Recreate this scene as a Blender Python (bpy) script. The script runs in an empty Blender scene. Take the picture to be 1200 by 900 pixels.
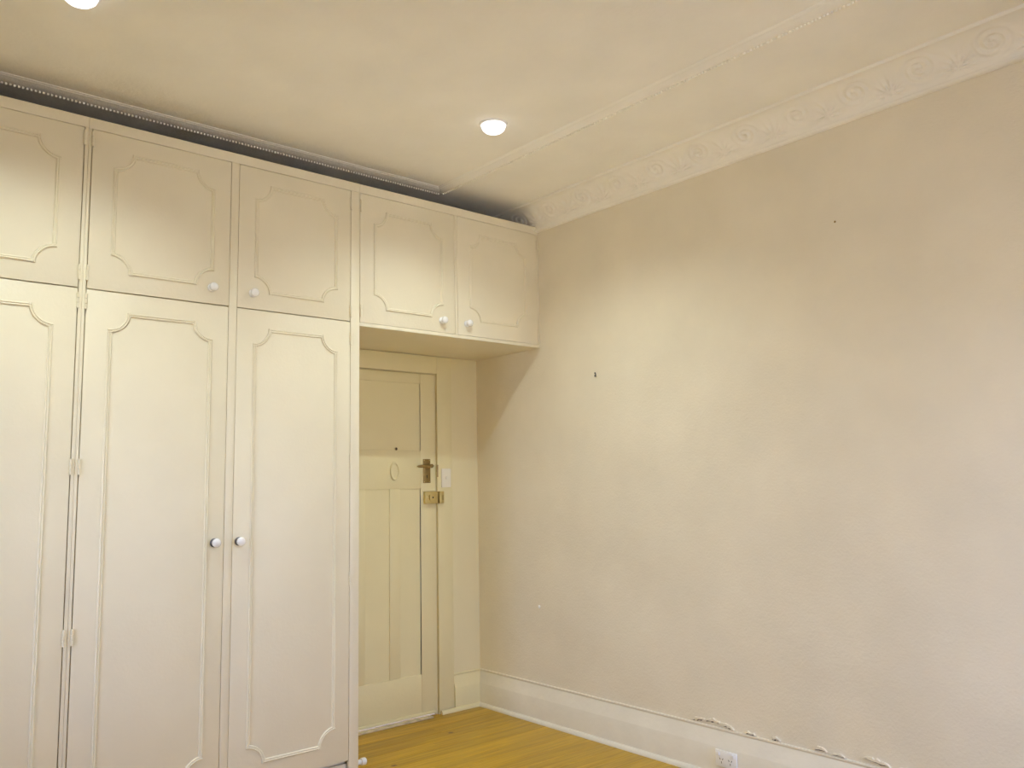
import bpy, bmesh, math, random
from mathutils import Matrix, Vector
random.seed(7)
S = bpy.context.scene
COL = S.collection
PI = math.pi

# ------------------------------------------------------------------ camera
cam_d = bpy.data.cameras.new('camera')
cam = bpy.data.objects.new('camera', cam_d); COL.objects.link(cam)
cam_d.sensor_fit = 'HORIZONTAL'; cam_d.sensor_width = 36.0
cam_d.lens = 980.98 / 1200 * 36.0
cam_d.clip_start = 0.02
_f = Vector((0.6455640, 0.7544208, 0.1187281)); _r = Vector((0.7611202, -0.6483384, -0.0187972)); _u = Vector((-0.0627950, -0.1025012, 0.9927489))
cam.matrix_world = Matrix(((_r.x, _u.x, -_f.x, -3.36361), (_r.y, _u.y, -_f.y, -3.66280), (_r.z, _u.z, -_f.z, 1.36219), (0, 0, 0, 1)))
S.camera = cam

# ------------------------------------------------------------------ world, exposure, light settings
SKY_E = 8.2; SKY_COL = (0.82, 1.0, 1.66)
SUN_E = 75.0; SUN_COL = (1.0, 0.88, 0.48)
wd = bpy.data.worlds.new('daylight'); S.world = wd; wd.use_nodes = True
bg = wd.node_tree.nodes['Background']
bg.inputs[0].default_value = SKY_COL + (1,); bg.inputs[1].default_value = SKY_E
S.view_settings.view_transform = 'Standard'; S.view_settings.look = 'None'
S.view_settings.exposure = 0.02; S.view_settings.gamma = 1.0; S.view_settings.use_curve_mapping = False
S.cycles.max_bounces = 16; S.cycles.diffuse_bounces = 10
S.cycles.use_denoising = True; S.cycles.denoising_prefilter = 'ACCURATE'; S.cycles.sample_clamp_indirect = 4.0
LAMP_W = 61.0; LAMP_COL = (0.83, 0.93, 0.88); LENS_E = 2.6          # the two lamps by the wardrobes
FILL_W = 12.5; FILL_COL = (0.90, 1.0, 1.42)                          # round fill lamp added behind the camera, unseen

# room: right wall x=0, wardrobe fronts y=0, back wall y=YB, floor z=0
XL, YF, YB, H = -3.775, -4.10, 0.627, 3.03
# windows out of frame: wall, from, to, sill, head
WINS = [('left', -1.10, -0.45, 0.45, 2.0), ('front', -1.25, -0.12, 0.30, 1.95)]
for k, (side, a0, a1, z0, z1) in enumerate(WINS):
    pl = bpy.data.lights.new('window_portal', 'AREA'); pl.shape = 'RECTANGLE'; pl.size = a1 - a0; pl.size_y = z1 - z0
    pl.cycles.is_portal = True
    po = bpy.data.objects.new('window_portal', pl); COL.objects.link(po)
    po.location = (XL - 0.14, (a0 + a1) / 2, (z0 + z1) / 2) if side == 'left' else ((a0 + a1) / 2, YF - 0.14, (z0 + z1) / 2)
    po.rotation_euler = (PI / 2, 0, -PI / 2 if side == 'left' else 0)
sl = bpy.data.lights.new('sun', 'SUN'); sl.energy = SUN_E; sl.color = SUN_COL; sl.angle = 0.01
so = bpy.data.objects.new('sun', sl); COL.objects.link(so); so.rotation_euler = (math.radians(38), 0, 0)     # runs along the outside wall, never into the room

# ------------------------------------------------------------------ materials
def mat(name, col, rough=0.5, var=0.04, vscale=3.0, bump=0.0, bscale=60.0, metal=0.0, spec=0.5, bump2=0.0, b2scale=4.0):
    m = bpy.data.materials.new(name); m.use_nodes = True
    nt = m.node_tree; n = nt.nodes; l = nt.links
    p = n['Principled BSDF']
    p.inputs['Roughness'].default_value = rough; p.inputs['Metallic'].default_value = metal
    p.inputs['Specular IOR Level'].default_value = spec
    tc = n.new('ShaderNodeNewGeometry')
    nz = n.new('ShaderNodeTexNoise'); nz.inputs['Scale'].default_value = vscale; nz.inputs['Detail'].default_value = 4
    l.new(tc.outputs['Position'], nz.inputs['Vector'])
    rp = n.new('ShaderNodeValToRGB')
    rp.color_ramp.elements[0].position = 0.3; rp.color_ramp.elements[1].position = 0.7
    rp.color_ramp.elements[0].color = tuple(c * (1 - var) for c in col) + (1,)
    rp.color_ramp.elements[1].color = tuple(min(1, c * (1 + var)) for c in col) + (1,)
    l.new(nz.outputs['Fac'], rp.inputs['Fac']); l.new(rp.outputs['Color'], p.inputs['Base Color'])
    last = None
    for st, sc in ((bump, bscale), (bump2, b2scale)):
        if st:
            b = n.new('ShaderNodeTexNoise'); b.inputs['Scale'].default_value = sc; b.inputs['Detail'].default_value = 6
            l.new(tc.outputs['Position'], b.inputs['Vector'])
            bp = n.new('ShaderNodeBump'); bp.inputs['Strength'].default_value = 1.0; bp.inputs['Distance'].default_value = st
            l.new(b.outputs['Fac'], bp.inputs['Height'])
            if last: l.new(last.outputs['Normal'], bp.inputs['Normal'])
            last = bp
    if last: l.new(last.outputs['Normal'], p.inputs['Normal'])
    return m

M_wall = mat('plaster wall paint', (0.79, 0.725, 0.585), 0.75, 0.042, 2.6, 0.0014, 90, bump2=0.010, b2scale=3.0, spec=0.2)
M_back = mat('cream wall paint', (0.79, 0.71, 0.46), 0.7, 0.02, 2.2, 0.0008, 70, spec=0.2)
M_ceil = mat('ceiling plaster paint', (0.94, 0.92, 0.86), 0.7, 0.035, 2.6, 0.0012, 70, bump2=0.009, b2scale=5.0, spec=0.2)
M_corn = mat('cornice plaster paint', (0.92, 0.89, 0.81), 0.7, 0.02, 8, 0.0006, 120, spec=0.2)
M_ward = mat('wardrobe cream enamel', (0.80, 0.74, 0.585), 0.42, 0.025, 4.0, 0.0006, 70, spec=0.4)
M_door = mat('door cream enamel', (0.79, 0.71, 0.43), 0.4, 0.02, 4.0, 0.0006, 60, spec=0.4)
M_trim = mat('skirting enamel', (0.80, 0.75, 0.63), 0.4, 0.03, 9.0, 0.0008, 40, spec=0.4)
M_dark = mat('shade-dark top board', (0.12, 0.09, 0.06), 0.9, 0.1)
M_white = mat('white plastic', (0.86, 0.86, 0.85), 0.3, 0.01)
M_ceram = mat('white ceramic', (0.86, 0.86, 0.88), 0.15, 0.01)
M_black = mat('black void', (0.012, 0.011, 0.010), 0.5, 0.1)
M_steel = mat('dull dark steel', (0.13, 0.13, 0.15), 0.35, 0.1, 30, metal=0.7)
M_bronze = mat('aged bronze', (0.30, 0.21, 0.08), 0.38, 0.15, 40, metal=0.75)
M_brass = mat('lacquered brass', (0.62, 0.49, 0.20), 0.35, 0.08, 40, metal=0.6)
M_gap_shade = mat('painted gap shade', (0.16, 0.13, 0.12), 0.95, 0.2, 60)
M_cream = mat('cream plastic', (0.84, 0.79, 0.66), 0.35, 0.01)
M_worn = mat('worn threshold paint', (0.62, 0.52, 0.34), 0.6, 0.25, 22, 0.001, 90)
M_soil = mat('pale concrete', (0.55, 0.50, 0.42), 0.9, 0.15, 1.0)
M_dust = mat('raw timber', (0.40, 0.28, 0.14), 0.8, 0.15, 20)

def wood_mat():
    m = bpy.data.materials.new('golden pine boards'); m.use_nodes = True
    nt = m.node_tree; n = nt.nodes; l = nt.links; p = n['Principled BSDF']
    p.inputs['Roughness'].default_value = 0.33; p.inputs['Specular IOR Level'].default_value = 0.3
    g = n.new('ShaderNodeNewGeometry'); oi = n.new('ShaderNodeObjectInfo')
    off = n.new('ShaderNodeVectorMath'); off.operation = 'MULTIPLY_ADD'
    cmb = n.new('ShaderNodeCombineXYZ')
    l.new(oi.outputs['Random'], cmb.inputs[0]); l.new(oi.outputs['Random'], cmb.inputs[1])
    off.inputs[1].default_value = (40, 17, 0); l.new(cmb.outputs[0], off.inputs[0]); l.new(g.outputs['Position'], off.inputs[2])
    mp = n.new('ShaderNodeMapping'); mp.inputs['Scale'].default_value = (1.6, 38, 1); l.new(off.outputs[0], mp.inputs[0])
    nz = n.new('ShaderNodeTexNoise'); nz.inputs['Scale'].default_value = 1.6; nz.inputs['Detail'].default_value = 6; nz.inputs['Distortion'].default_value = 0.6
    l.new(mp.outputs[0], nz.inputs['Vector'])
    rp = n.new('ShaderNodeValToRGB'); e = rp.color_ramp.elements
    e[0].position = 0.28; e[0].color = (0.37, 0.215, 0.012, 1); e[1].position = 0.72; e[1].color = (0.60, 0.375, 0.022, 1)
    l.new(nz.outputs['Fac'], rp.inputs['Fac'])
    # board to board tone
    hs = n.new('ShaderNodeHueSaturation'); mr = n.new('ShaderNodeMapRange'); mr.inputs[3].default_value = 0.86; mr.inputs[4].default_value = 1.12
    l.new(oi.outputs['Random'], mr.inputs[0]); l.new(mr.outputs[0], hs.inputs['Value']); l.new(rp.outputs['Color'], hs.inputs['Color'])
    # knots and dents: small dark dashes along the grain
    mk = n.new('ShaderNodeMapping'); mk.inputs['Scale'].default_value = (4.5, 6.0, 1); l.new(off.outputs[0], mk.inputs[0])
    vo = n.new('ShaderNodeTexVoronoi'); vo.inputs['Scale'].default_value = 1.0; l.new(mk.outputs[0], vo.inputs['Vector'])
    kr = n.new('ShaderNodeValToRGB'); k = kr.color_ramp.elements
    k[0].position = 0.05; k[0].color = (1, 1, 1, 1); k[1].position = 0.095; k[1].color = (0, 0, 0, 1)
    l.new(vo.outputs['Distance'], kr.inputs['Fac'])
    pick = n.new('ShaderNodeMath'); pick.operation = 'GREATER_THAN'; pick.inputs[1].default_value = 0.42
    sep = n.new('ShaderNodeSeparateColor'); l.new(vo.outputs['Color'], sep.inputs[0]); l.new(sep.outputs[0], pick.inputs[0])
    mul = n.new('ShaderNodeMath'); mul.operation = 'MULTIPLY'; l.new(kr.outputs['Color'], mul.inputs[0]); l.new(pick.outputs[0], mul.inputs[1])
    mx = n.new('ShaderNodeMix'); mx.data_type = 'RGBA'; mx.inputs['B'].default_value = (0.14, 0.065, 0.02, 1)
    l.new(mul.outputs[0], mx.inputs['Factor']); l.new(hs.outputs['Color'], mx.inputs['A']); l.new(mx.outputs['Result'], p.inputs['Base Color'])
    bp = n.new('ShaderNodeBump'); bp.inputs['Distance'].default_value = 0.0006; l.new(nz.outputs['Fac'], bp.inputs['Height']); l.new(bp.outputs[0], p.inputs['Normal'])
    return m
M_wood = wood_mat()

def emis(name, col, st):
    m = bpy.data.materials.new(name); m.use_nodes = True; nt = m.node_tree; nt.nodes.clear()
    o = nt.nodes.new('ShaderNodeOutputMaterial'); e = nt.nodes.new('ShaderNodeEmission')
    e.inputs[0].default_value = col + (1,); e.inputs[1].default_value = st; nt.links.new(e.outputs[0], o.inputs[0]); return m
M_lens = emis('lit lamp lens', (1.0, 0.97, 0.94), LENS_E)
def frosted():
    m = bpy.data.materials.new('frosted fill globe'); m.use_nodes = True; nt = m.node_tree; nt.nodes.clear()
    o = nt.nodes.new('ShaderNodeOutputMaterial'); t = nt.nodes.new('ShaderNodeBsdfTransparent'); d = nt.nodes.new('ShaderNodeBsdfDiffuse'); mx = nt.nodes.new('ShaderNodeMixShader')
    mx.inputs[0].default_value = 0.2; nt.links.new(t.outputs[0], mx.inputs[1]); nt.links.new(d.outputs[0], mx.inputs[2]); nt.links.new(mx.outputs[0], o.inputs[0]); return m
M_glow = frosted()
def glass_mat():
    m = bpy.data.materials.new('window glass'); m.use_nodes = True; nt = m.node_tree; nt.nodes.clear()
    o = nt.nodes.new('ShaderNodeOutputMaterial'); t = nt.nodes.new('ShaderNodeBsdfTransparent'); g = nt.nodes.new('ShaderNodeBsdfGlossy')
    t.inputs[0].default_value = (0.95, 0.97, 0.96, 1); g.inputs['Roughness'].default_value = 0.02
    f = nt.nodes.new('ShaderNodeFresnel'); mx = nt.nodes.new('ShaderNodeMixShader')
    nt.links.new(f.outputs[0], mx.inputs[0]); nt.links.new(t.outputs[0], mx.inputs[1]); nt.links.new(g.outputs[0], mx.inputs[2]); nt.links.new(mx.outputs[0], o.inputs[0])
    return m
M_glass = glass_mat()

# ------------------------------------------------------------------ mesh helpers
class MB:
    def __init__(self): self.v = []; self.f = []; self.mi = []; self.ms = []; self.sm = []
    def mat(self, m):
        if m not in self.ms: self.ms.append(m)
        return self.ms.index(m)
    def add(self, vs, fs, m, smooth=False):
        b = len(self.v); self.v += [tuple(q) for q in vs]; k = self.mat(m)
        for f in fs: self.f.append(tuple(b + i for i in f)); self.mi.append(k); self.sm.append(smooth)
        return self
    def box(self, x0, x1, y0, y1, z0, z1, m, bev=0.0):
        bm = bmesh.new()
        vs = [bm.verts.new((x, y, z)) for x in (x0, x1) for y in (y0, y1) for z in (z0, z1)]
        for q in ((0, 1, 3, 2), (4, 6, 7, 5), (0, 4, 5, 1), (2, 3, 7, 6), (0, 2, 6, 4), (1, 5, 7, 3)): bm.faces.new([vs[i] for i in q])
        if bev: bmesh.ops.bevel(bm, geom=list(bm.edges), offset=bev, segments=2, affect='EDGES', profile=0.5)
        bm.verts.index_update()
        self.add([v.co[:] for v in bm.verts], [[v.index for v in f.verts] for f in bm.faces], m); bm.free(); return self
    def lathe(self, prof, m, org=(0, 0, 0), axis='z', seg=24, sx=1.0):
        """prof: (radius, height) along the axis; sx squeezes the first radial direction"""
        vs = []; fs = []; n = len(prof)
        def P(r, h, a):
            c, s = r * math.cos(a) * sx, r * math.sin(a)
            if axis == 'z': q = (c, s, h)
            elif axis == '-y': q = (c, -h, s)
            elif axis == 'x': q = (h, c, s)
            else: q = (-h, c, s)            # '-x'
            return (org[0] + q[0], org[1] + q[1], org[2] + q[2])
        for i in range(seg):
            for r, h in prof: vs.append(P(max(r, 1e-5), h, 2 * PI * i / seg))
        for i in range(seg):
            for j in range(n - 1):
                a, b = i * n + j, ((i + 1) % seg) * n + j
                fs.append((a, b, b + 1, a + 1))
        return self.add(vs, fs, m, True)
    def build(self, name, parent=None, loc=None, kind=None, label=None):
        me = bpy.data.meshes.new(name); me.from_pydata(self.v, [], self.f)
        for m in self.ms: me.materials.append(m)
        me.polygons.foreach_set('material_index', self.mi); me.polygons.foreach_set('use_smooth', self.sm)
        bm = bmesh.new(); bm.from_mesh(me); bmesh.ops.remove_doubles(bm, verts=bm.verts, dist=1e-5)
        bmesh.ops.recalc_face_normals(bm, faces=bm.faces); bm.to_mesh(me); bm.free()
        me.set_sharp_from_angle(angle=math.radians(40))
        return link(name, me, parent, loc, kind, label)
def link(name, me, parent=None, loc=None, kind=None, label=None):
    o = bpy.data.objects.new(name, me); COL.objects.link(o)
    if parent: o.parent = parent
    if loc: o.location = loc
    if kind: o['kind'] = kind
    if label: o['label'] = label
    return o
def tag(o, label, cat=None, group=None, kind=None):
    o['label'] = label
    if cat: o['category'] = cat
    if group: o['group'] = group
    if kind: o['kind'] = kind
    return o
def empty(name, loc):
    o = bpy.data.objects.new(name, None); COL.objects.link(o); o.location = loc; o.empty_display_size = 0.1; return o
def box(name, x0, x1, y0, y1, z0, z1, m, parent=None, bev=0.0, org=(0, 0, 0), kind=None):
    a, b, c = org
    return MB().box(x0 - a, x1 - a, y0 - b, y1 - b, z0 - c, z1 - c, m, bev).build(name, parent, None, kind)

# ------------------------------------------------------------------ room shell
T = 0.12
DX0, DX1, DZ1 = -1.166, -0.340, 2.056     # door opening in the back wall
def struct(o, label): return tag(o, label, None, None, 'structure')
w = box('wall_right', 0, T, YF - T, YB + T, 0, H, M_wall); struct(w, 'pinkish cream plaster wall with a marked lower edge above the skirting'); wall_right = w
m = MB(); m.box(XL, DX0, YB, YB + T, 0, H, M_back); m.box(DX1, 0, YB, YB + T, 0, H, M_back); m.box(DX0, DX1, YB, YB + T, DZ1, H, M_back)
struct(m.build('wall_back'), 'cream wall around the panelled door, behind the wardrobes')
def wall_with_windows(side, e0, e1):
    m = MB(); lo = e0
    def put(a0, a1, z0, z1):
        if a1 - a0 > 1e-4: m.box(*((XL - T, XL, a0, a1) if side == 'left' else (a0, a1, YF - T, YF)), z0, z1, M_wall)
    for sd, a0, a1, z0, z1 in WINS:
        if sd == side: put(lo, a0, 0, H); put(a0, a1, 0, z0); put(a0, a1, z1, H); lo = a1
    put(lo, e1, 0, H); return m.build('wall_' + side)
struct(wall_with_windows('left', YF - T, YB + T), 'left wall with a window, at the far end of the wardrobes')
struct(wall_with_windows('front', XL, 0), 'front wall with a narrow window, facing the wardrobes')
struct(box('ceiling', XL - T, T, YF - T, YB + T, H, H + 0.1, M_ceil), 'cream plaster ceiling with trowel marks and two lit downlights')
# windows and the ground outside
for k, (side, a0, a1, z0, z1) in enumerate(WINS):
    wn = empty('window_%d' % (k + 1), (XL - T / 2, (a0 + a1) / 2, z0) if side == 'left' else ((a0 + a1) / 2, YF - T / 2, z0))
    struct(wn, 'white-framed two-light window in the %s wall' % side)
    h = (a1 - a0) / 2; v = z1 - z0
    def wbox(m, a, b, c, d, t, mt): m.box(*((-t, t, a, b) if side == 'left' else (a, b, -t, t)), c, d, mt)
    m = MB()
    for a, b, c, d in ((-h, -h + 0.04, 0, v), (h - 0.04, h, 0, v), (-h + 0.04, h - 0.04, 0, 0.05), (-h + 0.04, h - 0.04, v - 0.04, v), (-0.02, 0.02, 0.05, v - 0.04)): wbox(m, a, b, c, d, 0.04, M_trim)
    m.build('window_frame', wn)
    for a, b in ((-h + 0.04, -0.02), (0.02, h - 0.04)):
        m = MB(); wbox(m, a, b, 0.05, v - 0.04, 0.003, M_glass); m.build('pane', wn)
g_ = MB(); g_.box(-40, XL - 0.2, -30, 30, -0.5, -0.4, M_soil); g_.box(XL - 0.2, 30, -30, YF - 0.2, -0.5, -0.4, M_soil)
struct(g_.build('ground'), 'pale concrete ground outside the windows')

# floor: base slab and boards running along the wardrobes
fl = box('floor', XL - T, T, YF - T, YB + T, -0.06, -0.021, M_dust); struct(fl, 'golden yellow pine floorboards with dark knots')
def board_mesh(wd_, ln):
    bm_ = MB(); c = 0.0012; t = 0.02
    pr = [(0, -t), (0, -c), (c, 0), (wd_ - c, 0), (wd_, -c), (wd_, -t)]
    vs = [(x, y, z) for x in (0, ln) for y, z in pr]; n = len(pr)
    fs = [(i, (i + 1) % n, n + (i + 1) % n, n + i) for i in range(n)] + [tuple(range(n)), tuple(range(2 * n - 1, n - 1, -1))]
    bm_.add(vs, fs, M_wood); me = bm_.build('floorboard'); d = me.data; bpy.data.objects.remove(me); return d
BW = 0.108
cache = {}
y = YB - BW; row = 0
while y > YF - 0.1:
    cut = [XL]
    j = XL + 0.5 + (row * 1.37) % 2.9
    if row % 3 != 0 and j < -0.3: cut.append(round(j, 2))
    cut.append(0.0)
    for a, b in zip(cut, cut[1:]):
        key = round(b - a, 3)
        if key not in cache: cache[key] = board_mesh(BW - 0.0008, key - 0.001)
        link('floorboard', cache[key], fl, (a, y, 0))
    y -= BW; row += 1

# mitred sweeps around the ceiling: side frames map (along, out, z) to world
SIDES = {'right': lambda s, d, z: (-d, s, z), 'back': lambda s, d, z: (s, YB - d, z), 'left': lambda s, d, z: (XL + d, s, z), 'front': lambda s, d, z: (s, YF + d, z)}
def span(side, d): return (YF + d, YB - d) if side in ('right', 'left') else (XL + d, -d)
def scroll(s, t):
    """height of the plaster relief at s along, t across (0..1): spirals with leaf fans between"""
    L = 0.27; k = math.floor(s / L); a = (s / L - k - 0.5) * L; b = (t - 0.52) * 0.19
    if k % 2: a = -a
    r = math.hypot(a, b); th = math.atan2(b, a)
    fall = max(0.0, 1 - (r / 0.095) ** 2)
    h = (0.5 + 0.5 * math.cos(2 * PI * r / 0.030 - th)) * fall * 0.9
    a2 = L / 2 - abs(a); b2 = b + 0.06; r2 = math.hypot(a2, b2); th2 = math.atan2(b2, a2 * (1 if a > 0 else -1))
    h += (0.5 + 0.5 * math.cos(13 * th2 + 25 * r2)) * max(0.0, 1 - (r2 / 0.13) ** 2) * 0.7 * (1 - fall)
    return h * min(1.0, 6 * t, 6 * (1 - t))
def cornice(side, step, relief):
    prof = [(0.0, 2.883), (0.014, 2.883), (0.020, 2.887), (0.022, 2.893), (0.020, 2.899), (0.013, 2.902)]
    lead = len(prof); nc = 30 if relief else 10
    for i in range(nc + 1):
        q = i / nc * PI / 2
        prof.append((0.013 + 0.107 * (1 - math.cos(q)) * 0.9 + 0.107 * 0.1 * i / nc, 2.902 + 0.114 * (math.sin(q) * 0.75 + 0.25 * i / nc)))
    prof += [(0.124, 3.016), (0.130, 3.017), (0.133, 3.022), (0.134, H + 0.0001)]
    a0, b0 = span(side, 0); n = max(2, int((b0 - a0) / step)); vs = []; fs = []; np_ = len(prof)
    for i in range(n + 1):
        for j, (d, z) in enumerate(prof):
            a, b = span(side, d); s = a + (b - a) * i / n
            if relief and lead <= j <= lead + nc:
                t = (j - lead) / nc; h = 0.011 * scroll(s + 0.03, t); q = t * PI / 2
                d += h * math.cos(q * 0.6 + 0.3); z -= h * math.sin(q * 0.6 + 0.3)
            vs.append(SIDES[side](s, d, z))
    for i in range(n):
        for j in range(np_ - 1):
            k = i * np_ + j; fs.append((k, k + 1, k + np_ + 1, k + np_))
    return MB().add(vs, fs, M_corn, True)
for k, (side, st, rel, lab) in enumerate((('right', 0.0065, True, 'cream plaster cornice with scrolled relief along the right wall'), ('back', 0.012, True, 'plaster cornice with scrolled relief on the back wall above the wardrobes'),
                                        ('left', 0.5, False, 'plain plaster cornice on the left wall'), ('front', 0.5, False, 'plain plaster cornice on the front wall'))):
    struct(cornice(side, st, rel).build('trim_%d' % (k + 1)), lab)
# raised plaster border with a toothed outer edge
PR = [(d - 0.015, z + H - 3.01) for d, z in ((0.728, 3.0101), (0.726, 3.0075), (0.717, 3.0065), (0.713, 3.0035), (0.708, 3.0055), (0.700, 3.0045), (0.690, 3.000), (0.680, 2.998), (0.668, 2.997), (0.662, 2.998), (0.660, 3.0101))]
BACKSHIFT = 0.123                           # the border lies nearer to the back wall than to the right wall
for k, side in enumerate(('right', 'back', 'left', 'front')):
    def ends(d):
        db = d - BACKSHIFT
        return (YF + d, YB - db) if side in ('right', 'left') else (XL + d, -d)
    def place(s, d, z): return SIDES[side](s, d - BACKSHIFT if side == 'back' else d, z)
    vs = []; n = len(PR)
    for e in (0, 1):
        for d, z in PR: vs.append(place(ends(d)[e], d, z))
    fs = [(i, i + 1, n + i + 1, n + i) for i in range(n - 1)]
    lab = {'right': 'thin raised ceiling border running parallel to the right wall', 'back': 'toothed ceiling border strip running above the wardrobe fronts', 'left': 'raised ceiling border parallel to the left wall', 'front': 'raised ceiling border parallel to the front wall'}[side]
    st = MB().add(vs, fs, M_ceil).build('trim_%d' % (k + 5)); struct(st, lab)
    a, b = ends(0.645); m = MB(); s = a + 0.012
    while s < b - 0.012:
        q = [place(s + ds, d, z) for ds in (0, 0.0075) for d in (0.6425, 0.649) for z in (H - 0.021, H - 0.011)]
        m.add(q, [(0, 1, 3, 2), (4, 6, 7, 5), (0, 4, 5, 1), (2, 3, 7, 6), (0, 2, 6, 4), (1, 5, 7, 3)], M_ceil); s += 0.0152
    m.build('dentil_row', st, None, 'stuff')

# skirtings: (out from the wall, z)
SK = [(0, 0.0), (0.030, 0.0), (0.030, 0.134), (0.028, 0.138), (0.0055, 0.203), (0.0080, 0.206), (0.0095, 0.211), (0.008, 0.215), (0, 0.216)]
SHOE = [(0.0301, 0.0), (0.047, 0.0), (0.0465, 0.007), (0.044, 0.014), (0.039, 0.019), (0.035, 0.0215), (0.0301, 0.022)]
def sweep(prof, place, e0, e1, m_):
    n = len(prof); vs = [place(e0(d), d, z) for d, z in prof] + [place(e1(d), d, z) for d, z in prof]
    fs = [(i, (i + 1) % n, n + (i + 1) % n, n + i) for i in range(n)] + [tuple(range(n)), tuple(range(2 * n - 1, n - 1, -1))]
    return MB().add(vs, fs, m_)
br = sweep(SK, SIDES['right'], lambda d: YF, lambda d: YB - d, M_trim).build('baseboard_right'); struct(br, 'tall off-white skirting with a sloping top along the right wall')
sweep(SHOE, SIDES['right'], lambda d: YF, lambda d: YB - d, M_trim).build('quarter_round', br)
bb = sweep(SK, SIDES['back'], lambda d: -0.218, lambda d: -d, M_door).build('baseboard_back'); struct(bb, 'short piece of off-white skirting between door surround and corner')
sweep(SHOE, SIDES['back'], lambda d: -0.325, lambda d: -d, M_door).build('quarter_round', bb)
bl = sweep(SK, SIDES['left'], lambda d: YF, lambda d: -0.001, M_trim).build('baseboard_left'); struct(bl, 'off-white skirting along the left wall')
# dark grit line where the floor meets the quarter round is real shadow; knocks in the plaster just above the skirting:
def slab(name, y, z, pts, th, m_, back=-0.0002):
    vs = [(back, a, b) for a, b in pts] + [(back - th, a * 0.97, b * 0.96) for a, b in pts]; n = len(pts)
    fs = [(i, (i + 1) % n, n + (i + 1) % n, n + i) for i in range(n)] + [tuple(range(n - 1, -1, -1)), tuple(range(n, 2 * n))]
    return MB().add(vs, fs, m_).build(name, wall_right, (0, y, z))
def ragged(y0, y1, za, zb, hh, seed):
    """a lifted lip of paint and plaster hanging over the skirting, with the shade of the gap painted dark under it"""
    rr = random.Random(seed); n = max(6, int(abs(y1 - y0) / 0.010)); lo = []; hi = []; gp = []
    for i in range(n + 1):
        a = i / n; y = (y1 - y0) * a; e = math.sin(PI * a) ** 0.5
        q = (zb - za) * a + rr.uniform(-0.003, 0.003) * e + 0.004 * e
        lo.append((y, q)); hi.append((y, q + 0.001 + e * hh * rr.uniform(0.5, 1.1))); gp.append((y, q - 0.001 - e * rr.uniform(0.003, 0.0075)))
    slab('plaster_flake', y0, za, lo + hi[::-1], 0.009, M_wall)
    slab('gap_shade', y0, za, gp + [(a, b - 0.0002) for a, b in lo[::-1]], 0.0006, M_gap_shade)  # dark strip standing in for the shade under the lifted lip
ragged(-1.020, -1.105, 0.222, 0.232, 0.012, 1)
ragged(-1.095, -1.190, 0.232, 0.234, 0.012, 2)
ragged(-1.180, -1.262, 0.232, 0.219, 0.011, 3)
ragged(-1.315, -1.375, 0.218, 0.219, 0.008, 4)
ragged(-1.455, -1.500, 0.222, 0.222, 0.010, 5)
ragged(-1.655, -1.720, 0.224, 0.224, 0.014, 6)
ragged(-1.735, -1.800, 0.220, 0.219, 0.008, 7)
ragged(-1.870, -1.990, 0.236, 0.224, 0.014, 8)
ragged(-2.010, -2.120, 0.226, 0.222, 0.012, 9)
MB().lathe([(0, 0.0025), (0.007, 0.002), (0.010, 0)], M_white, (0, 0, 0), '-x', 12).build('filler_spot', wall_right, (-0.0004, 0.060, 0.648))
MB().lathe([(0, 0.002), (0.004, 0.0015), (0.005, 0)], M_bronze, (0, 0, 0), '-x', 10).build('nail_hole', wall_right, (-0.0002, -1.905, 2.465))

# ------------------------------------------------------------------ panelled door in the back wall
YD = YB - 0.010                                   # face of the door leaf
d1 = empty('door_1', ((DX0 + DX1) / 2, YD, 0.0)); struct(d1, 'cream four-panelled door with a bronze lever handle under the overhead cupboards')
o = d1.location
dl, dr, db_, dt = DX0 + 0.003, DX1 - 0.005, 0.010, 2.052
py = [(-1.053, -0.450, 1.577, 1.988), (-1.053, -0.902, 0.249, 1.346), (-0.836, -0.672, 0.249, 1.346), (-0.598, -0.455, 0.249, 1.346)]
m = MB()
def stile(a, b, c, d): m.box(a - o.x, b - o.x, 0, 0.036, c, d, M_door, 0.002)
stile(dl, -1.053, db_, dt); stile(-0.450, dr, db_, dt); stile(-1.053, -0.450, 1.988, dt); stile(-1.053, -0.450, 1.346, 1.577); stile(-1.053, -0.450, db_, 0.249)
stile(-0.902, -0.836, 0.249, 1.346); stile(-0.672, -0.598, 0.249, 1.346)
m.build('door_frame', d1)
for a, b, c, d in py:
    box('door_panel', a - 0.003, b + 0.003, YD + 0.0065, YD + 0.022, c - 0.003, d + 0.003, M_door, d1, 0, o)
box('weather_strip', dl, dr - 0.012, YD - 0.007, YD - 0.0002, 0.012, 0.030, M_door, d1, 0.002, o)
# jambs close the gap round the leaf
m = MB()
m.box(DX0 - 0.0, DX0 + 0.028, 0.040, T, 0, DZ1, M_door); m.box(DX1 - 0.028, DX1, 0.040, T, 0, DZ1, M_door); m.box(DX0, DX1, 0.040, T, DZ1 - 0.028, DZ1, M_door); m.box(DX0, DX1, 0.042, T, 0.0, 0.03, M_dust)
m.v = [(x - o.x, yy, zz) for x, yy, zz in m.v]
m.build('door_jamb', d1)
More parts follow.
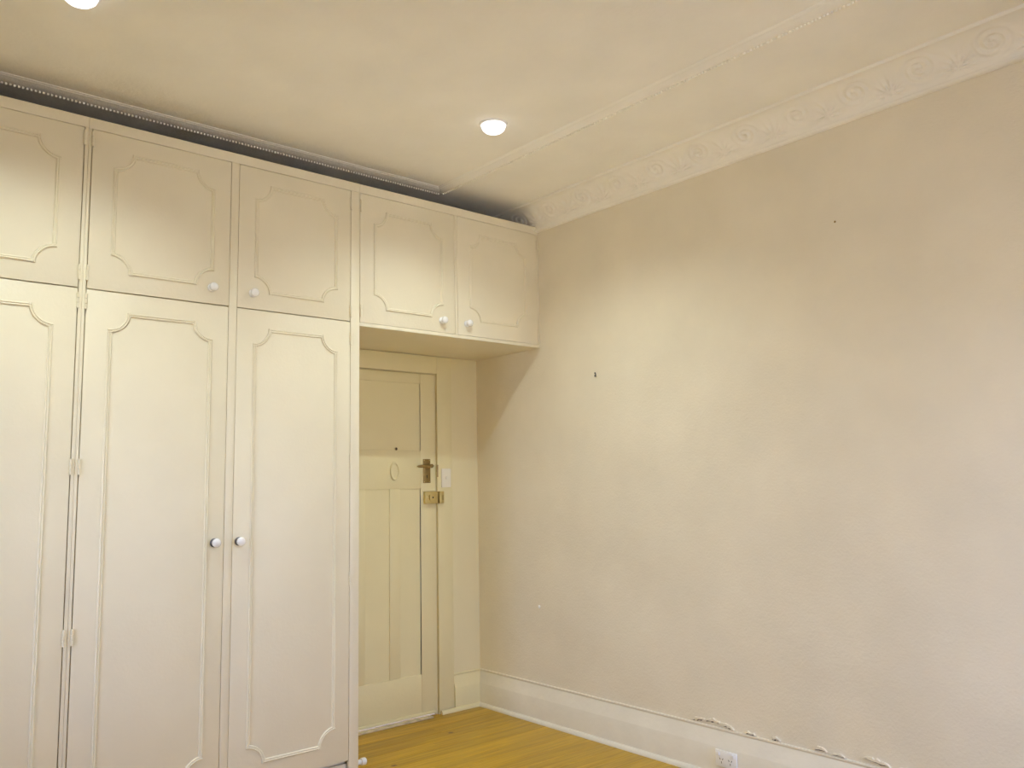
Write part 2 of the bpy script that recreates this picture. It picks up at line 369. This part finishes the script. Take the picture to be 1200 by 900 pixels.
# lever handle on a long plate
bp = MB().box(-0.027, 0.027, -0.004, 0, -0.073, 0.073, M_bronze, 0.0015)
for sx in (-0.019, 0.019):
    for sz in (-0.066, 0.066): bp.lathe([(0, 0.0055), (0.003, 0.005), (0.0035, 0.0035)], M_brass, (sx, 0, sz), '-y', 8)
bp.lathe([(0.0, 0.0052), (0.0035, 0.0050), (0.0045, 0.0038)], M_black, (0.001, 0, -0.030), '-y', 10)
bp.box(-0.0012, 0.0032, -0.0050, -0.0035, -0.043, -0.031, M_black)
plate = bp.build('handle_plate', d1, (-0.407 - o.x, -0.0002, 1.452), None, 'aged bronze handle plate with a keyhole')
hx = MB().lathe([(0.016, 0.003), (0.016, 0.008), (0.010, 0.012), (0.009, 0.034), (0.012, 0.038), (0.012, 0.050), (0.006, 0.053), (0, 0.053)], M_bronze, (0, 0, 0), '-y', 18)
pts = []; fsx = []; NS = 10                       # the lever, swelling towards its end
for i in range(NS + 1):
    a = i / NS; x = 0.017 - a * 0.122; rz = 0.0075 + 0.0035 * math.sin(a * PI) - 0.0015 * a; ry = 0.006
    if i in (0, NS): rz *= 0.45; ry *= 0.45
    for q in range(10):
        th = 2 * PI * q / 10; pts.append((x, -0.044 + ry * math.cos(th) - 0.004 * math.sin(a * PI), rz * math.sin(th) - 0.003 * a))
for i in range(NS):
    for q in range(10): fsx.append((i * 10 + q, i * 10 + (q + 1) % 10, (i + 1) * 10 + (q + 1) % 10, (i + 1) * 10 + q))
fsx += [tuple(range(9, -1, -1)), tuple(range(NS * 10, NS * 10 + 10))]
hx.add(pts, fsx, M_bronze, True)
hx.build('lever_handle', d1, (-0.403 - o.x, -0.004, 1.482))
# rim lock and its keeper on the jamb
rl = MB().box(-0.046, 0.046, -0.024, 0, -0.037, 0.037, M_brass, 0.003)
rl.box(-0.010, 0.012, -0.030, -0.024, -0.022, 0.022, M_brass, 0.002)
rl.lathe([(0, 0.0312), (0.005, 0.0308), (0.0055, 0.030)], M_black, (0.006, 0, 0), '-y', 10)
rk = rl.build('rim_lock', d1, (-0.386 - o.x, -0.0002, 1.290), None, 'brass rim lock below the lever handle')
sn = MB().lathe([(0.012, 0), (0.012, 0.004), (0.006, 0.006), (0.006, 0.010)], M_brass, (0, 0, 0), '-y', 14).box(-0.003, 0.003, -0.022, -0.008, -0.016, 0.016, M_brass, 0.0015)
sn.build('turn_snib', rk, (-0.022, -0.024, 0.001))
MB().box(-0.016, 0.016, -0.024, 0.0, -0.037, 0.037, M_brass, 0.003).box(0.004, 0.007, -0.0255, -0.0235, -0.018, 0.012, M_bronze).build('lock_keeper', d1, (-0.315 - o.x, -0.0105, 1.290))
MB().lathe([(0.005, 0.001), (0.008, 0.0035), (0.0095, 0.002), (0.0095, 0)], M_bronze, (0, 0, 0), '-y', 16).lathe([(0, 0.003), (0.006, 0.0028)], M_black, (0, 0, 0), '-y', 12).build('peephole', d1, (-0.626 - o.x, -0.0002, 1.585), None, 'black peephole')
MB().lathe([(0.0, 0.003), (0.036, 0.003), (0.040, 0.0035), (0.044, 0.0085), (0.050, 0.0095), (0.054, 0.007), (0.056, 0.0)], M_door, (0, 0, 0), '-y', 32, 0.56).build('oval_plate', d1, (-0.639 - o.x, -0.0002, 1.452), None, 'oval plate painted over in the door colour')
MB().box(-0.004, 0.004, -0.003, 0, -0.055, 0.02, M_dust).box(-0.007, -0.001, -0.0045, -0.003, -0.006, 0.010, M_bronze).build('strike_plate', d1, (-0.3315 - o.x, -0.0105, 1.470))
# door surround
ar = empty('trim_9', (-0.27, YB - 0.01, 0)); struct(ar, 'flat cream architrave board round the door')
box('architrave_post', -0.330, -0.2185, YB - 0.020, YB - 0.0003, 0.0, 2.168, M_door, ar, 0.0015, ar.location)
box('architrave_head', -1.2355, -0.3305, YB - 0.020, YB - 0.0003, 2.058, 2.168, M_door, ar, 0.0015, ar.location)
box('architrave_post', -1.2355, -1.169, YB - 0.020, YB - 0.0003, 0.0, 2.0575, M_door, ar, 0.0015, ar.location)
th = box('trim_10', -1.2350, -0.400, YB - 0.062, YB - 0.0185, 0.0, 0.010, M_worn, None, 0.003); struct(th, 'worn threshold strip on the floor along the foot of the door')

# light switch on the door surround
ls = empty('light_switch', (-0.270, YB - 0.0202, 1.408)); tag(ls, 'small white rectangular light switch beside the door handle, on the door surround', 'switch')
MB().box(-0.036, 0.036, -0.009, 0, -0.058, 0.058, M_cream, 0.003).build('cover_plate', ls)
MB().lathe([(0.0115, 0.0085), (0.0115, 0.0095), (0.0095, 0.0095), (0.009, 0.0115), (0.007, 0.013), (0, 0.0132)], M_cream, (0, 0, 0), '-y', 20).build('push_button', ls)

# power outlet on the right skirting
po_ = empty('power_outlet', (-0.0303, -1.232, 0.0925)); tag(po_, 'white double power outlet on the skirting of the right wall', 'power outlet')
MB().box(-0.010, 0, -0.058, 0.058, -0.036, 0.036, M_white, 0.003).build('cover_plate', po_)
for sy in (-0.040, 0.040):
    MB().box(-0.0155, -0.0095, sy - 0.0075, sy + 0.0075, 0.011, 0.029, M_white, 0.002).build('rocker_switch', po_)
for sy in (-0.024, 0.024):
    s_ = MB()
    for k, (ay, az, rot) in enumerate(((-0.0075, 0.004, 0.5), (0.0075, 0.004, -0.5), (0, -0.011, 0))):
        c, q = math.cos(rot), math.sin(rot); vs = []
        for x in (-0.0103, -0.0092):
            for a, b in ((-0.0014, -0.0042), (0.0014, -0.0042), (0.0014, 0.0042), (-0.0014, 0.0042)): vs.append((x, sy + ay + a * c - b * q, az - 0.006 + a * q + b * c))
        s_.add(vs, [(0, 1, 2, 3), (7, 6, 5, 4), (0, 4, 5, 1), (1, 5, 6, 2), (2, 6, 7, 3), (3, 7, 4, 0)], M_black)
    s_.build('socket_slots', po_)
# picture hook on the right wall
hk = empty('picture_hook', (-0.0002, -0.451, 1.962)); tag(hk, 'small dark metal picture hook on the bare right wall, right of the overhead cupboard', 'hook')
MB().lathe([(0, 0.008), (0.004, 0.007), (0.0045, 0.005), (0.0022, 0.003), (0.0022, 0)], M_steel, (0, 0, 0.006), '-x', 12).build('nail', hk)
MB().box(-0.0025, 0, -0.003, 0.003, -0.014, 0.003, M_steel, 0.0006).box(-0.009, -0.0025, -0.003, 0.003, -0.014, -0.0115, M_steel, 0.0006).box(-0.009, -0.0068, -0.003, 0.003, -0.0115, -0.007, M_steel, 0.0006).build('hook', hk)

# ------------------------------------------------------------------ wardrobes
STRIP = [(0.0, 0.0), (0.0, 0.0030), (0.0025, 0.0060), (0.0050, 0.0068), (0.0072, 0.0055), (0.0085, 0.0034), (0.0105, 0.0050), (0.0130, 0.0055), (0.0155, 0.0040), (0.0170, 0.0012), (0.0170, 0.0)]
def strip_bar(x0, z0, x1, z1, inx, inz):
    """moulding strip between two points of its outer edge; (inx, inz) points into the panel"""
    n = len(STRIP); vs = []
    for x, z in ((x0, z0), (x1, z1)):
        for w_, h_ in STRIP: vs.append((x + inx * w_, -h_, z + inz * w_))
    fs = [(i, (i + 1) % n, n + (i + 1) % n, n + i) for i in range(n)] + [tuple(range(n)), tuple(range(2 * n - 1, n - 1, -1))]
    return MB().add(vs, fs, M_ward)
def strip_arc(cx, cz, R, a0):
    n = len(STRIP); seg = 14; vs = []
    for i in range(seg + 1):
        a = a0 + PI / 2 * i / seg
        for w_, h_ in STRIP: vs.append((cx + (R - 0.004 + w_) * math.cos(a), -h_ - 0.0003, cz + (R - 0.004 + w_) * math.sin(a)))
    fs = []
    for i in range(seg):
        for j in range(n): fs.append((i * n + j, i * n + (j + 1) % n, (i + 1) * n + (j + 1) % n, (i + 1) * n + j))
    fs += [tuple(range(n)), tuple(range(seg * n + n - 1, seg * n - 1, -1))]
    return MB().add(vs, fs, M_ward)
R_ = 0.077
def cupboard_door(unit, x0, x1, z0, z1, px0, px1, pz0, pz1, knob, hinge_side, hinge_z, dark_rose, kl=None):
    u = unit.location
    d = MB().box(0, x1 - x0, 0, 0.018, 0, z1 - z0, M_ward, 0.0012).build('door', unit, (x0 - u.x, 0 - u.y, z0 - u.z))
    a0, a1, b0, b1 = px0 - x0, px1 - x0, pz0 - z0, pz1 - z0
    for q in ((a0 + R_ + 0.004, b1, a1 - R_ - 0.004, b1, 0, -1), (a0 + R_ + 0.004, b0, a1 - R_ - 0.004, b0, 0, 1), (a0, b0 + R_ + 0.004, a0, b1 - R_ - 0.004, 1, 0), (a1, b0 + R_ + 0.004, a1, b1 - R_ - 0.004, -1, 0)):
        strip_bar(*q).build('moulding_strip', d)
    for cx, cz, a in ((a0, b0, 0), (a1, b0, PI / 2), (a1, b1, PI), (a0, b1, 1.5 * PI)):
        strip_arc(cx, cz, R_, a).build('moulding_arc', d)
    if knob:
        k = MB()
        rose = M_steel if dark_rose else M_ceram
        k.lathe([(0.019, 0), (0.019, 0.003), (0.0165, 0.006), (0.009, 0.008), (0.0075, 0.012)], rose, (0, 0, 0), '-y', 22)
        k.lathe([(0.0075, 0.011), (0.0085, 0.016), (0.015, 0.019), (0.0192, 0.025), (0.0195, 0.031), (0.0165, 0.037), (0.010, 0.0405), (0, 0.0415)], M_ceram, (0, 0, 0), '-y', 22)
        k.build('knob', d, (knob[0] - x0, -0.0002, knob[1] - z0), None, kl)
    for hz in hinge_z:
        hxp = 0.0035 if hinge_side == 'left_in' else -0.0016 if hinge_side == 'left' else x1 - x0 + 0.0016
        h = MB()
        for a, b in ((-0.032, -0.011), (-0.0100, 0.0100), (0.011, 0.032)): h.lathe([(0, a), (0.0048, a), (0.0055, a + 0.0008), (0.0055, b - 0.0008), (0.0048, b), (0, b)], M_ward, (0, 0, 0), 'z', 12)
        h.build('hinge', d, (hxp, -0.0045, hz - z0))
    return d
ZT, ZTR, ZU0, ZL1, ZL0 = 2.915, 2.869, 2.190, 2.1855, 0.083
def tall_unit(name, label, x0, x1, doors):
    """x0..x1 carcass; doors: list of (x0, x1, moulding x0, x1, hinge side, knob x up, knob x low, dark gap)"""
    u = empty(name, ((x0 + x1) / 2, 0, 0)); tag(u, label, 'wardrobe', 'built-in wardrobes under the ceiling'); ox = u.location.x
    return u, ox
# carcass builder: side, back, top, bottom and shelf boards, unlit inside
def carcass(u, x0, x1, z0, yb, shelf=None, left=True, right=True):
    ox = u.location; m = MB()
    def b(a, c, d, e, f, g): m.box(a - ox.x, c - ox.x, d, e, f - ox.z, g - ox.z, M_ward)
    t = 0.018
    if left: b(x0, x0 + t, 0.021, yb, z0, ZT)
    if right: b(x1 - t, x1, 0.021, yb, z0, ZT)
    xa, xb = x0 + (t if left else 0), x1 - (t if right else 0)
    m.box(xa - ox.x, xb - ox.x, 0.021, yb, ZT - t - ox.z, ZT - ox.z, M_dark)  # top board coloured dark to deepen the shade below the ceiling
    b(xa, xb, yb - 0.008, yb, z0, ZT - t)
    b(xa, xb, 0.021, yb - 0.008, z0, z0 + t) if z0 > 1 else b(xa, xb, 0.04, yb - 0.008, 0.062, 0.080)
    if shelf: b(xa, xb, 0.021, yb - 0.008, shelf - 0.009, shelf + 0.009)
    return m.build('carcass', u)
def rail(u, name, x0, x1, z0, z1, y0=0.0, y1=0.02):
    q = u.location; return MB().box(x0 - q.x, x1 - q.x, y0, y1, z0 - q.z, z1 - q.z, M_ward, 0.0008).build(name, u)
YC = YB - 0.002
HU = (2.252, 2.822); HL = (2.134, 1.463, 0.803)
LOWK, UPK = 1.133, 2.262
# unit nearest the left wall
u1 = empty('wardrobe', (-3.15, 0, 0)); tag(u1, 'cream wardrobe with moulded doors cut off at the left edge of the photo', 'wardrobe', 'built-in wardrobes along the back')
carcass(u1, XL + 0.001, -2.5205, 0.0, YC, 2.188)
rail(u1, 'top_rail', XL + 0.001, -2.5205, ZTR, ZT); rail(u1, 'stile', -2.5330, -2.5205, 0.0, ZTR - 0.0003); rail(u1, 'stile', XL + 0.001, -3.7590, 0.0, ZTR - 0.0003); rail(u1, 'stile', -3.165, -3.128, ZL0, ZTR - 0.0003)
rail(u1, 'plinth', -3.7588, -2.5333, 0.0, 0.062, 0.024, 0.042)
for z0, z1, pz0, pz1, kz, hz, dk in ((ZU0, ZTR - 0.0025, 2.266, 2.794, UPK, HU, False), (ZL0, ZL1 - 0.0012, 0.166, 2.103, LOWK, HL, True)):
    cupboard_door(u1, -3.7545, -3.1670, z0, z1, -3.667, -3.233, pz0, pz1, (-3.245 if kz > 2 else -3.205, kz), 'left', hz, dk)
    cupboard_door(u1, -3.1262, -2.5370, z0, z1, -3.055, -2.620, pz0, pz1, (-3.045 if kz > 2 else -3.085, kz), 'right', hz, dk)
# middle unit, next to the doorway
u2 = empty('wardrobe', (-1.878, 0, 0)); tag(u2, 'cream wardrobe with two tall moulded doors and white knobs beside the doorway', 'wardrobe', 'built-in wardrobes along the back')
carcass(u2, -2.5195, -1.2365, 0.0, YC, 2.188)
rail(u2, 'top_rail', -2.5195, -1.2365, ZTR, ZT); rail(u2, 'stile', -2.5195, -2.5075, 0.0, ZTR - 0.0003); rail(u2, 'stile', -1.9105, -1.8742, ZL0, ZTR - 0.0003); rail(u2, 'stile', -1.2868, -1.2365, 0.0, ZTR - 0.0003)
rail(u2, 'plinth', -2.5072, -1.2872, 0.0, 0.062, 0.024, 0.042)
for z0, z1, pz0, pz1, kz, hz, dk in ((ZU0, ZTR - 0.0025, 2.266, 2.794, UPK, HU, False), (ZL0, ZL1 - 0.0012, 0.164, 2.103, LOWK, HL, True)):
    up = kz > 2
    cupboard_door(u2, -2.5033, -1.9128, z0, z1, -2.418, -1.984, pz0, pz1, (-1.992 if up else -1.954, kz), 'left', hz, dk)
    cupboard_door(u2, -1.8722, -1.2893, z0, z1, -1.794, -1.362, pz0, pz1, (-1.801 if up else -1.844, kz), 'right', (2.24, 2.80) if up else (2.10, 1.49, 0.92), dk)
# cupboard bridging the doorway
u3 = empty('overhead_cupboard', (-0.618, 0, 2.171)); tag(u3, 'cream two-door overhead cupboard bridging the doorway, up under the ceiling', 'cupboard')
carcass(u3, -1.2360, -0.0008, 2.171, YC)
rail(u3, 'top_rail', -1.2360, -0.0008, ZTR, ZT); rail(u3, 'bottom_rail', -1.2360, -0.0008, 2.171, 2.1890); rail(u3, 'stile', -0.6340, -0.6160, 2.1895, ZTR - 0.0003); rail(u3, 'stile', -0.0142, -0.0008, 2.1895, ZTR - 0.0003)
cupboard_door(u3, -1.2335, -0.6360, 2.1910, ZTR - 0.0025, -1.154, -0.715, 2.267, 2.793, (-0.725, 2.256), 'left_in', (2.25, 2.80), False)
cupboard_door(u3, -0.6140, -0.0162, 2.1910, ZTR - 0.0025, -0.530, -0.100, 2.277, 2.787, (-0.553, 2.257), 'right', (2.25, 2.80), False)
# door stop at the foot of the wardrobe side
ds = empty('door_stop', (-1.2363, 0.045, 0.045)); tag(ds, 'small white door stop low on the wardrobe side by the floor', 'door stop')
MB().lathe([(0.019, 0), (0.019, 0.004), (0.012, 0.006), (0.012, 0.040)], M_white, (0, 0, 0), 'x', 18).build('stem', ds)
MB().lathe([(0.012, 0.039), (0.0165, 0.041), (0.0175, 0.046), (0.0175, 0.062), (0.014, 0.066), (0, 0.0665)], M_white, (0, 0, 0), 'x', 18).build('rubber_tip', ds)

# ------------------------------------------------------------------ downlights
def downlight(x, y, label, watt, col):
    d = empty('downlight', (x, y, H)); tag(d, label, 'downlight', 'lit ceiling downlights')
    MB().lathe([(0.056, -0.002), (0.058, -0.007), (0.064, -0.006), (0.068, -0.001), (0.068, 0.0)], M_white, seg=36).build('trim_ring', d)
    MB().lathe([(0.0565, -0.003), (0.0555, -0.015), (0.051, -0.026), (0.040, -0.036), (0.022, -0.0415), (0, -0.043)], M_lens, seg=36).build('lens', d, None, None, 'glowing white frosted lens')
    l = bpy.data.lights.new('lamp', 'SPOT'); l.energy = watt; l.color = col; l.spot_size = math.radians(140); l.spot_blend = 1.0; l.shadow_soft_size = 0.012
    lo = bpy.data.objects.new('lamp', l); COL.objects.link(lo); lo.parent = d; lo.location = (0, 0, -0.054)
downlight(-0.985, -0.785, 'round lit downlight in the ceiling before the overhead cupboard', LAMP_W, LAMP_COL)
downlight(-2.735, -0.735, 'round lit downlight at the top edge of the photo, left', LAMP_W, LAMP_COL)
# unseen pendant globe behind the camera, added for fill light
cl = empty('added_fill_lamp', (-1.9, -3.3, H)); tag(cl, 'added frosted globe fill lamp hanging near the front wall', 'fill lamp')
MB().lathe([(0.0, 0.0), (0.05, 0.0), (0.05, -0.01), (0.03, -0.025), (0, -0.027)], M_white, seg=24).build('ceiling_rose', cl)
MB().lathe([(0.003, -0.026), (0.003, -0.40)], M_white, seg=8).build('cord', cl)
MB().lathe([(0, -0.39), (0.025, -0.40), (0.03, -0.43), (0.03, -0.445)], M_white, seg=24).build('lamp_holder', cl)
MB().lathe([(0.03, -0.446)] + [(0.11 * math.sin(a * PI / 16), -0.55 + 0.11 * math.cos(a * PI / 16)) for a in range(2, 17)], M_glow, seg=32).build('globe_shade', cl)
l = bpy.data.lights.new('lamp', 'POINT'); l.energy = FILL_W; l.color = FILL_COL; l.shadow_soft_size = 0.05
lo = bpy.data.objects.new('lamp', l); COL.objects.link(lo); lo.parent = cl; lo.location = (0, 0, -0.55)
